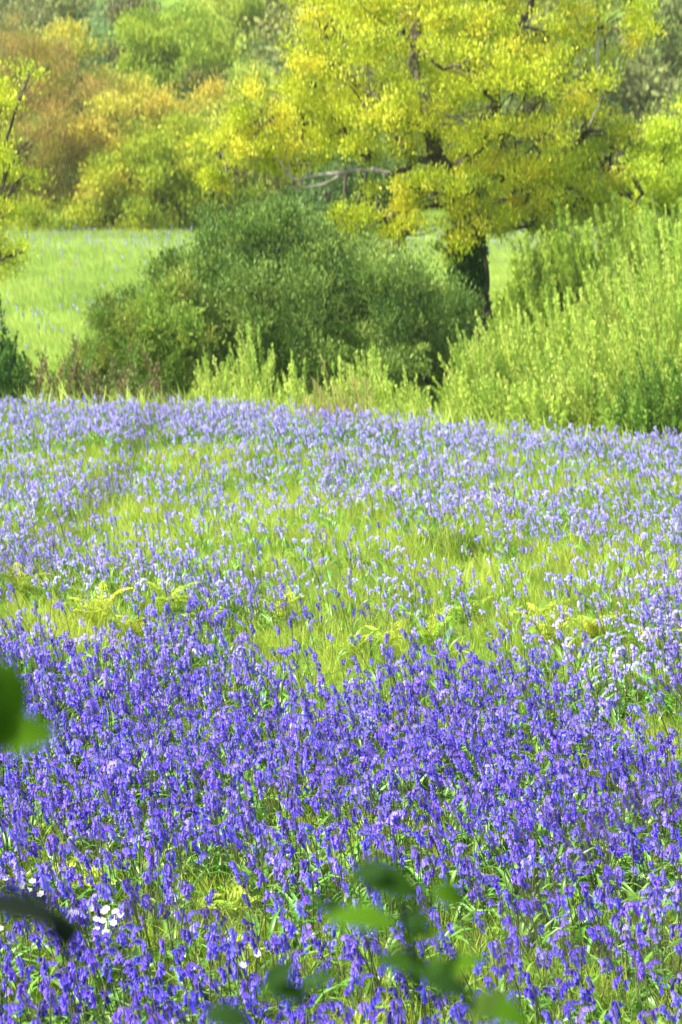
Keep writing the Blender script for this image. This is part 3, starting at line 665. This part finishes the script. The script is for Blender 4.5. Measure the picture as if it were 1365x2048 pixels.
mound_shrub('willow_shrub', 'mid green willow shrub behind the large light one, right of the oak trunk',
    [(1170, 435, 100, 37, 1), (1075, 500, 65, 36.5, .9), (1030, 580, 45, 36, .6), (1260, 430, 100, 37, 1), (1350, 420, 90, 37, 1)], [lin(166, 188, 72), lin(150, 176, 64), lin(178, 198, 80)], per=330, L=.065, Wl=.027, spread=.09, n_leaf=130)
mound_shrub('willow_shrub', 'light green spiky young shrub in front of the round dark one',
    [(520, 665, 75, 30.4, .6), (440, 705, 65, 30, .5), (600, 720, 55, 30, .5), (480, 760, 60, 29.4, .4)], LG, per=150)
mound_shrub('willow_shrub', 'light green spiky shrub at the centre, left of the large light one',
    [(750, 690, 70, 30.0, .6), (690, 740, 55, 29.6, .5), (830, 745, 60, 29.6, .5)], LG, per=150)
mound_shrub('bramble_shrub', 'low darker green shrub at the foot of the large light one, by the right edge',
    [(1330, 715, 80, 28.6, .5), (1260, 765, 60, 28.2, .4), (1400, 700, 80, 28.6, .5)], [lin(124, 158, 56), lin(98, 136, 44), lin(144, 172, 64)], per=170, Wl=.024, spread=.06, ang=.9)
mound_shrub('willow_shrub', 'fringe of low yellow green sprouts along the foot of the central shrubs',
    [(420, 765, 60, 28.9, .35), (530, 775, 70, 28.8, .35), (640, 785, 70, 28.6, .35), (750, 790, 70, 28.4, .35), (850, 790, 60, 28.2, .35), (920, 800, 50, 28.0, .3)], [lin(176, 194, 78), lin(158, 182, 70), lin(190, 200, 92)], per=170)
shoot_shrub('bramble_shrub', 'low bramble with reddish brown stems left of the round dark bush', 30.5, .6,
    [(50, 745), (100, 728), (160, 722), (220, 730), (280, 740), (320, 760)], 130, [lin(112, 106, 62), lin(104, 124, 54), lin(128, 110, 70), lin(110, 136, 58)], (-.4, .4), 90, .05, .025, ang=1.1)
shoot_shrub('gorse_shrub', 'small dark green bush at the left edge behind the bluebells', 30.5, .5,
    [(-60, 680), (0, 672), (30, 690), (52, 740)], 90, [lin(78, 116, 36), lin(60, 96, 32)], (-.3, .3), 130, .045, .03, ang=1.0)
shoot_shrub('tall_grass_clump', 'clump of tan dry grass at the far edge of the flowers', 27.9, .35,
    [(590, 830), (620, 800), (680, 790), (730, 800), (760, 835)], 150, [lin(186, 176, 96), lin(196, 180, 110), lin(160, 170, 76)], (-.4, .1), 60, .09, .008, cat='grass clump', ang=.25)

def round_bush(name, label, px, d, lob, cols, **k):
    lb = [lobe(*l, d, dd, rd) for (*l, dd, rd) in lob]; B = base_at(px, d); root = empty(name, tuple(B), label, 'bush')
    kw = dict(per=520, lpc=34, cr=.09, L=.065, Wl=.024, up=.45, shell=.4); kw.update(k)
    cols2 = cols
    mb = MB(); cen = crown(mb, [(c - B, q) for c, q in lb], kw['per'], kw['lpc'], kw['cr'], kw['L'], kw['Wl'], cols, kw['up'], kw['shell'], 1.2, tufts=15)
    tb = MB(); bs, ts = [], []
    for (c, q) in lb:
        for _ in range(26):
            v = unit(rng.normal(size=3)); v[2] = abs(v[2]) * 1.1; v = unit(v); t = np.array(c) - B + v * q * rng.uniform(1.0, 1.22) + [-.08, 0, 0]; bs.append(np.array(c) - B - [0, 0, q[2] * .5]); ts.append(t)
    shoots(mb, tb, bs, ts, 75, .065, .024, cols, start=.5, spread=.05, ang=.7)
    mb.obj('foliage', M_shrub, root)
    for (c, q), ce in zip(lb, cen):
        c = c - B; cv = limb(tb, [np.array([rng.normal(0, .12), 0, -.1]), c * .5 + [0, 0, -.15], c], .045, .015, 7, .02, 5); twigs_to(tb, cv, ce, 14, .01)
    tb.obj('stems', M_shoot, root); return root
round_bush('sallow_bush', 'large round dark green sallow bush at the centre, left of the oak trunk', 600, 34.5,
    [(480, 490, 90, 75, 0, .8), (560, 480, 100, 70, .1, .9), (420, 590, 80, 85, -.2, .8), (540, 600, 120, 100, -.6, 1.0), (660, 560, 110, 85, 0, 1), (780, 590, 110, 75, 0, .9), (870, 640, 70, 70, .2, .8), (460, 720, 90, 80, -.4, .8), (620, 710, 120, 90, -.7, 1), (760, 700, 110, 80, -.5, .9), (860, 740, 70, 60, 0, .8), (340, 650, 50, 80, .2, .6), (370, 560, 60, 60, .3, .6), (290, 640, 60, 55, .3, .6), (300, 710, 80, 60, .1, .6)],
    [lin(122, 148, 60), lin(106, 136, 52), lin(152, 174, 78), lin(88, 120, 44)])
round_bush('hazel_bush', 'olive green bush with reddish tips on the left flank of the round dark one', 290, 33.2,
    [(300, 650, 50, 60, 0, .6), (260, 700, 60, 50, -.2, .6), (340, 600, 45, 50, .2, .5), (330, 720, 70, 60, -.3, .6), (220, 730, 60, 45, 0, .5), (390, 690, 50, 70, -.4, .5), (170, 750, 50, 30, .1, .5), (230, 640, 40, 45, .2, .5)],
    [lin(142, 170, 64), lin(130, 160, 58), lin(162, 168, 70), lin(154, 182, 68)])

# ------------------------------------------------------------------ small plants of the near field
def on_ground(px, py, h=0.0):
    """ground position whose point at height h shows at px, py"""
    y = 10.0
    for _ in range(30):
        p = W(px, py, y); g = float(gz(p[0], y)) + h; s = (p[2] - H) / y; y = min(max((g - H) / s, 5), 40)
    p = W(px, py, y); return np.array([p[0], y, float(gz(p[0], y))])

def frond(L, cols, n=13):
    bend = rng.uniform(-.5, .5)
    mb = MB(); rise = rng.uniform(1.25, 1.7); P = []
    for t in np.linspace(0, 1, n + 1): P.append(np.array([L * (.35 * t + .25 * t * t), L * bend * t * t * .6, L * (rise * t - .75 * t * t)]))
    P = np.array(P); tube(mb, P, np.linspace(.0025, .0008, n + 1), np.array(cols[0]) * .8, 3)
    for i in range(2, n + 1):
        t = i / n; w = L * .34 * (1 - t) ** .8 * min(1, t * 3.2) + .006; T = unit(P[i] - P[i - 1])
        for s in (-1, 1):
            d = unit(np.array([0, s, 0]) + T * .35 + np.array([0, 0, -.12])); m = max(3, int(w / .014)); uu = np.linspace(.08, 1, m)
            p = P[i] + d * (w * uu)[:, None]
            for s2 in (-1, 1):
                flat_leaves(mb, p - T * .001, np.tile(T * s2 + d * .3, (m, 1)), .021 * (1.15 - uu) + .006, .011, np.array(cols[rng.integers(len(cols))]) * rng.uniform(.85, 1.2))
    return mb
FC = [lin(178, 196, 66), lin(160, 184, 58), lin(192, 206, 88)]
def fern(px, py, label, nf=6, L=.34, cols=FC):
    b = on_ground(px, py, .2); root = empty('fern', tuple(b), label, 'fern', 'young ferns among the bluebells')
    for k in range(nf):
        o = frond(L * rng.uniform(.75, 1.15), cols).obj('frond', M_fern, root); o.rotation_euler = (0, rng.uniform(-.25, .1), k * 6.283 / nf + rng.uniform(-.3, .3))
    return root
for a in [(195, 1215, 'arching yellow green fern with a dark hollow under it, at the left', 8, .42), (330, 1192, 'tall bright fern right of the arching one', 7, .42), (412, 1210, 'small pale fern in front of the tall bright one', 6, .28),
          (40, 1150, 'pale fern near the left edge, highest on the field', 6, .34), (265, 1240, 'low fern between the arching fern and the tall bright one', 6, .26), (560, 1205, 'fern in the sparse strip left of the picture centre', 6, .3), (770, 1262, 'curled young fern just right of the picture centre', 5, .3), (710, 1275, 'squat fern at the upper rim of the dense violet band', 6, .26),
          (860, 1240, 'feathery fern in the middle of the green strip', 6, .34), (940, 1190, 'small fern above the feathery one', 5, .24), (1080, 1210, 'small upright fern left of the tall one', 5, .26), (1100, 1250, 'tall narrow bright fern right of centre', 6, .4), (1190, 1240, 'wide low fern right of the tall narrow one', 7, .32), (1310, 1270, 'fern close to the right edge', 6, .32),
          (120, 1725, 'broad fern above the white flowers at the left', 6, .2), (90, 1645, 'single drooping fern frond at the left above the broad fern', 3, .2), (195, 1730, 'bright fern right of the broad one near the white flowers', 5, .2), (395, 1750, 'small fern left of the pair right of the white flowers', 5, .16), (475, 1762, 'right fern of the pair right of the white flowers', 6, .18), (450, 1665, 'tiny pale fern among dense violet flowers', 4, .13), (480, 1858, 'low yellow green fern in the grass right of the white flowers', 4, .15)]:
    fern(a[0], a[1], a[2], a[3], a[4] * .95)

def anemone(px, py, label, s=.85):
    b = on_ground(px, py, .31); root = empty('white_flower', tuple(b), label, 'flower', 'white flowers at the lower left')
    st = MB(); top = np.array([rng.normal(0, .01), rng.normal(0, .01), .31]); tube(st, curve([np.zeros(3), top * .5 + [.005, 0, 0], top], 6), .0012, (.12, .2, .04), 4); st.obj('stem', M_stem, root)
    tilt = unit(np.array([rng.normal(0, .3), -.55 + rng.normal(0, .2), .8])); S = unit(np.cross(tilt, [1, .2, 0])); U = np.cross(tilt, S)
    ct = MB(); a = np.arange(8) / 8 * 6.283
    ct.add(np.concatenate([[top + tilt * .004], top + (S * np.cos(a)[:, None] + U * np.sin(a)[:, None]) * .0035 * s + tilt * .001]), [(0, 1 + j, 1 + (j + 1) % 8) for j in range(8)], (.6, .5, .08)); ct.obj('centre', M_white, root)
    for k in range(6):
        a = k * 6.283 / 6; d = S * math.cos(a) + U * math.sin(a); e = np.cross(tilt, d); pm = MB(); V = [top]
        for (t, w) in ((.35, .6), (.7, .78), (1, .35)): V += [top + (d * t * .019 - e * w * .0095) * s + tilt * .006 * t * t * s, top + (d * t * .0195) * s + tilt * .004 * t * s, top + (d * t * .019 + e * w * .0095) * s + tilt * .006 * t * t * s]
        pm.add(V, [(1, 2, 5, 4), (2, 3, 6, 5), (4, 5, 8, 7), (5, 6, 9, 8)], (.5, .5, .48)); pm.f.append(np.array([(0, 2, 1), (0, 3, 2)]) + pm.n - len(V)); pm.obj('petal', M_white, root)
    lf = MB()
    for k in range(3):
        a = k * 2.1 + rng.uniform(0, 1); d = np.array([math.cos(a), math.sin(a), .1]); leaves(lf, np.array([top * .6, top * .6, top * .6]), np.array([d, d + [.4, .1, 0], d - [.1, .4, 0]]), .035, .014, np.array([.09, .17, .03]))
    lf.obj('leaf', M_bleaf, root)
PL = 'white flower crowded in the dense white patch at the lower left'
for (px, py) in [(187, 1818), (200, 1826), (214, 1818), (206, 1842), (222, 1838), (235, 1845), (246, 1828), (198, 1858), (236, 1832), (212, 1862), (190, 1838), (228, 1822)]: anemone(px, py, PL, .75)
for a in [(152, 1820, 'lone white flower just left of the dense white patch'), (44, 1772, 'white flower of the loose group left of the dense patch, at its left'), (55, 1782, 'lowest white flower of the loose group at the left edge'), (66, 1765, 'uppermost white flower of the loose group at the left edge'),
          (92, 1787, 'white flower at the right end of the loose group at the left edge'), (4, 1754, 'white flower cut by the left edge'), (18, 1856, 'white flower below the dark curled leaf at the left edge'), (508, 1908, 'large lone white flower right of the white patch, low in the picture'), (480, 1932, 'small white flower beside the large lone one')]:
    anemone(a[0], a[1], a[2], .8)

def tussock(px, py, label, h, n, cols, sp=.08, w=.006, lean=.5):
    b = on_ground(px, py, 0); mb = blade_tuft(n, sp, h * .5, h, w, cols, lean, 4); o = mb.obj('grass_tussock', M_bleaf); o.location = b; tag(o, label, 'grass tussock')
DG = [(.05, .13, .012), (.07, .17, .015), (.04, .10, .02)]
tussock(120, 1475, 'dark rush tussock fanning out among the bluebells at the left', .34, 150, [(.045, .075, .025), (.07, .10, .035)], .035, .004, .9)
for a in [(885, 1105, 'dark green grass tussock, largest of those on the upper right field', .3, 220, .3), (940, 1112, 'dark green grass tussock touching the largest one on its right', .24, 160, .25), (770, 944, 'dark green grass tussock near the far edge of the field', .3, 150, .25), (800, 950, 'small dark grass tussock right of the one near the far edge', .2, 100, .2),
          (185, 1245, 'dark grass tussock under the arching fern', .2, 160, .16), (905, 1665, 'dark grass tussock in a gap of the dense violet band', .2, 90, .08), (1240, 1440, 'green tussock at the right in the dense violet band', .24, 140, .14)]:
    tussock(a[0], a[1], a[2], a[3], a[4], DG, a[5], .006, .6)

def stalk(px, py, px2, py2, label, col, r=.003, mid=(0, 0)):
    b = on_ground(px, py, 0); t = W(px2, py2, b[1]) - b; m = t * .5 + np.array([mid[0], 0, mid[1]]); mb = MB()
    tube(mb, curve([np.array([0, 0, -.02]), m, t], 10, .002), np.linspace(r, r * .5, 10), col, 5); s = unit(np.cross(t, [0, 1, 0]))
    tube(mb, [m, m + s * .03 + t * .12], [r * .5, r * .3], col, 4)
    o = mb.obj('dry_stalk', M_dry); o.location = b; tag(o, label, 'stalk', 'dead stalks among the flowers')
TAN, BRN = (.42, .27, .15), (.07, .045, .025)
stalk(165, 2060, 104, 1905, 'long tan dead stalk leaning left at the bottom left corner', TAN, .0045)
stalk(12, 1990, 64, 1908, 'short tan dead stalk leaning right by the left edge', TAN, .004)
stalk(252, 1800, 234, 1690, 'dark bent dead stalk at the left with a brown seed head', BRN, .0035, (.01, 0))
stalk(182, 1635, 165, 1520, 'dark straight dead stalk above the white flowers', BRN, .003)
stalk(115, 1760, 70, 1580, 'pale pinkish dead stalk near the left edge', (.4, .26, .22), .003, (-.02, 0))
stalk(1275, 1850, 1235, 1765, 'curved tan dead stalk in the violet flowers at the right', TAN, .0025, (.01, .01))
stalk(1170, 1850, 1160, 1790, 'tan dead stalk left of the curved one at the right', TAN, .003)
stalk(508, 2075, 495, 1880, 'tall green brown stalk left of the blurred leaves, carrying no flower', (.10, .12, .04), .003)

# ------------------------------------------------------------------ brambles hanging in front of the lens, out of focus
def big_leaf(c, axis, normal, L, Wl, col, fold=.25, droop=.2, curl=0.):
    """ovate toothed leaf as a fine grid with some thickness of form"""
    A = unit(np.array(axis, float)); N = unit(np.array(normal, float) - A * np.dot(normal, A)); S = np.cross(A, N); nu, nv = 15, 7; V = []
    for i in range(nu):
        t = i / (nu - 1); w = Wl * .5 * (math.sin(math.pi * t ** .8) ** .75 + .02) * (1 + .05 * ((i % 2) * 2 - 1))
        for j in range(nv):
            s = (j / (nv - 1)) * 2 - 1
            V.append(A * L * (t - .5) + S * w * s + N * (abs(s) * w * fold - droop * L * (t - .5) ** 2 * 2 - curl * L * t ** 3 + .006 * L * math.sin(t * 40) * abs(s)))
    mb = MB(); f = [(i * nv + j, i * nv + j + 1, (i + 1) * nv + j + 1, (i + 1) * nv + j) for i in range(nu - 1) for j in range(nv - 1)]
    mb.add(np.array(V) + c, f, col); return mb
def sprig(label, base, parts, stems, cat='bramble'):
    B = np.array(base); root = empty('bramble_sprig', tuple(B), label, cat); sm = MB()
    for pts_, r in stems: tube(sm, curve([np.array(p) - B for p in pts_], 10), np.linspace(r, r * .6, 10), (.02, .028, .012), 6)
    sm.obj('stem', M_dark, root)
    for (c, ax, nr, L, Wl, col, *ex) in parts: big_leaf(np.array(c) - B, ax, nr, L, Wl, col, *ex).obj('leaf', M_dark, root)
    return root
D = 2.1; u = D / F
GA, GB, GC = (.02, .055, .004), (.042, .10, .003), (.014, .038, .006)
g0 = np.array([.05, 2.15, float(gz(.05, 2.15)) - .05])
sprig('out of focus bramble sprig with many dark green leaves at the bottom centre', g0,
      [(W(785, 1770, D), (.9, .1, -.35), (.1, -.5, .8), 135 * u, 95 * u, GA), (W(898, 1790, D), (.8, .2, -.35), (.2, -.8, .6), 75 * u, 62 * u, GB),
       (W(715, 1838, D - .05), (-1, .25, 0), (.1, -.42, .9), 150 * u, 80 * u, GB), (W(850, 1868, D), (1, .1, .1), (0, -.35, .9), 100 * u, 50 * u, GB), (W(660, 1815, D + .1), (-1, -.1, .35), (0, -.5, .8), 90 * u, 50 * u, GC),
       (W(800, 1925, D), (-1, .3, .1), (0, -.33, .95), 130 * u, 80 * u, GA), (W(880, 1935, D + .05), (1, 0, .22), (0, -.3, .95), 120 * u, 60 * u, GA), (W(640, 1960, D), (1, .1, .2), (0, -.3, .95), 100 * u, 50 * u, GA),
       (W(565, 1985, D), (-1, .1, .15), (.1, -.4, .9), 110 * u, 65 * u, GA), (W(900, 1975, D - .1), (.9, 0, -.4), (.3, -.6, .8), 110 * u, 60 * u, GC), (W(995, 2022, D - .1), (.95, -.2, -.3), (.1, -.5, .8), 135 * u, 85 * u, GB), (W(735, 1745, D), (-.8, .2, -.3), (-.1, -.6, .8), 90 * u, 60 * u, GC), (W(830, 1835, D + .1), (.7, .3, .1), (0, -.45, .9), 90 * u, 60 * u, GC), (W(450, 2035, D), (-.9, .1, .2), (0, -.5, .8), 100 * u, 70 * u, GC), (W(560, 1945, D), (.6, .2, .5), (0, -.6, .8), 80 * u, 50 * u, GC), (W(930, 1925, D), (.9, 0, .3), (0, -.5, .8), 110 * u, 50 * u, GB), (W(840, 1960, D), (.2, .9, -.2), (0, -.3, .9), 90 * u, 70 * u, GA)],
      [([g0, W(850, 2200, D), W(840, 1990, D), W(815, 1880, D), W(800, 1790, D)], .0026), ([W(840, 1990, D), W(760, 1980, D), W(600, 1985, D)], .0022), ([W(815, 1880, D), W(760, 1845, D), W(690, 1838, D)], .0025),
       ([W(808, 1830, D), W(850, 1800, D), W(890, 1790, D)], .0022), ([W(845, 2020, D), W(900, 1990, D), W(980, 2015, D - .1)], .003)])
D2 = 1.75; u = D2 / F; g1 = np.array([-.45, 1.8, 1.45])
sprig('pair of out of focus green bramble leaves at the left edge', g1,
      [(W(2, 1395, D2), (.25, .1, -1), (.6, -.8, .2), 190 * u, 110 * u, GB), (W(45, 1468, D2), (1, .1, .02), (0, -.85, .6), 150 * u, 95 * u, GB), (W(-60, 1440, D2), (-.8, .1, -.5), (0, -.7, .6), 160 * u, 110 * u, GA)],
      [([g1, W(-90, 1900, D2), W(-60, 1600, D2), W(-30, 1470, D2)], .0025), ([W(-60, 1600, D2), W(-40, 1500, D2), W(0, 1350, D2)], .0018)])
D3 = 1.45; u = D3 / F; g2 = np.array([-.4, 1.5, 1.45])
sprig('very dark glossy curled leaf, out of focus, low at the left edge', g2,
      [(W(55, 1828, D3), (1, .1, -.26), (.2, -.62, .9), 260 * u, 92 * u, (.008, .014, .012), .5, .1, .1), (W(130, 1866, D3 - .01), (.15, -.1, -1), (.3, -.9, .2), 90 * u, 62 * u, (.004, .008, .004), .3, .2)],
      [([g2, W(-120, 2000, D3), W(-90, 1820, D3), W(0, 1815, D3), W(140, 1850, D3)], .006)])
D4 = .85
def twig(label, pts_, r, d=D4):
    mb = MB(); q = [W(*p, d) for p in pts_]; B = q[0]; tube(mb, curve([p - B for p in q], 12), r, (.05, .04, .035), 5); o = mb.obj('bramble_twig', M_dark); o.location = B
    tag(o, label, 'twig')
twig('faint blurred twig slanting across the upper left of the field', [(330, 790), (240, 930), (170, 1020), (40, 1110), (-120, 1220)], .0019)
twig('blurred dark twig crossing the violet flowers at the lower right', [(1400, 1560), (1190, 1660), (1090, 1790), (1010, 1920), (930, 2120)], .0019)
twig('blurred level twig at the right edge, low in the picture', [(1480, 1945), (1365, 1915), (1230, 1912), (1090, 1895), (1060, 1880)], .002, 1.1)
twig('short blurred dark twig right of the white flowers', [(520, 1850), (460, 1838), (320, 1822), (262, 1815)], .0022, 1.2)

# ------------------------------------------------------------------ the air
bm_ = bpy.data.meshes.new('haze'); x0, x1, y0, y1, z0, z1 = -120, 120, -6, 300, -2.5, 48
bm_.from_pydata([(x, y, z) for x in (x0, x1) for y in (y0, y1) for z in (z0, z1)], [], [(0, 1, 3, 2), (4, 6, 7, 5), (0, 4, 5, 1), (2, 3, 7, 6), (0, 2, 6, 4), (1, 5, 7, 3)])
hz = bpy.data.objects.new('haze', bm_); C.objects.link(hz); tag(hz, 'thin pale haze over the valley', 'haze', kind='stuff')
hm = bpy.data.materials.new('haze'); hm.use_nodes = True; hn = hm.node_tree; hn.nodes.remove(hn.nodes['Principled BSDF'])
pv = hn.nodes.new('ShaderNodeVolumePrincipled'); pv.inputs['Color'].default_value = (.92, .95, 1, 1); pv.inputs['Density'].default_value = .00022; pv.inputs['Anisotropy'].default_value = .2
hn.links.new(pv.outputs[0], hn.nodes['Material Output'].inputs['Volume']); bm_.materials.append(hm)
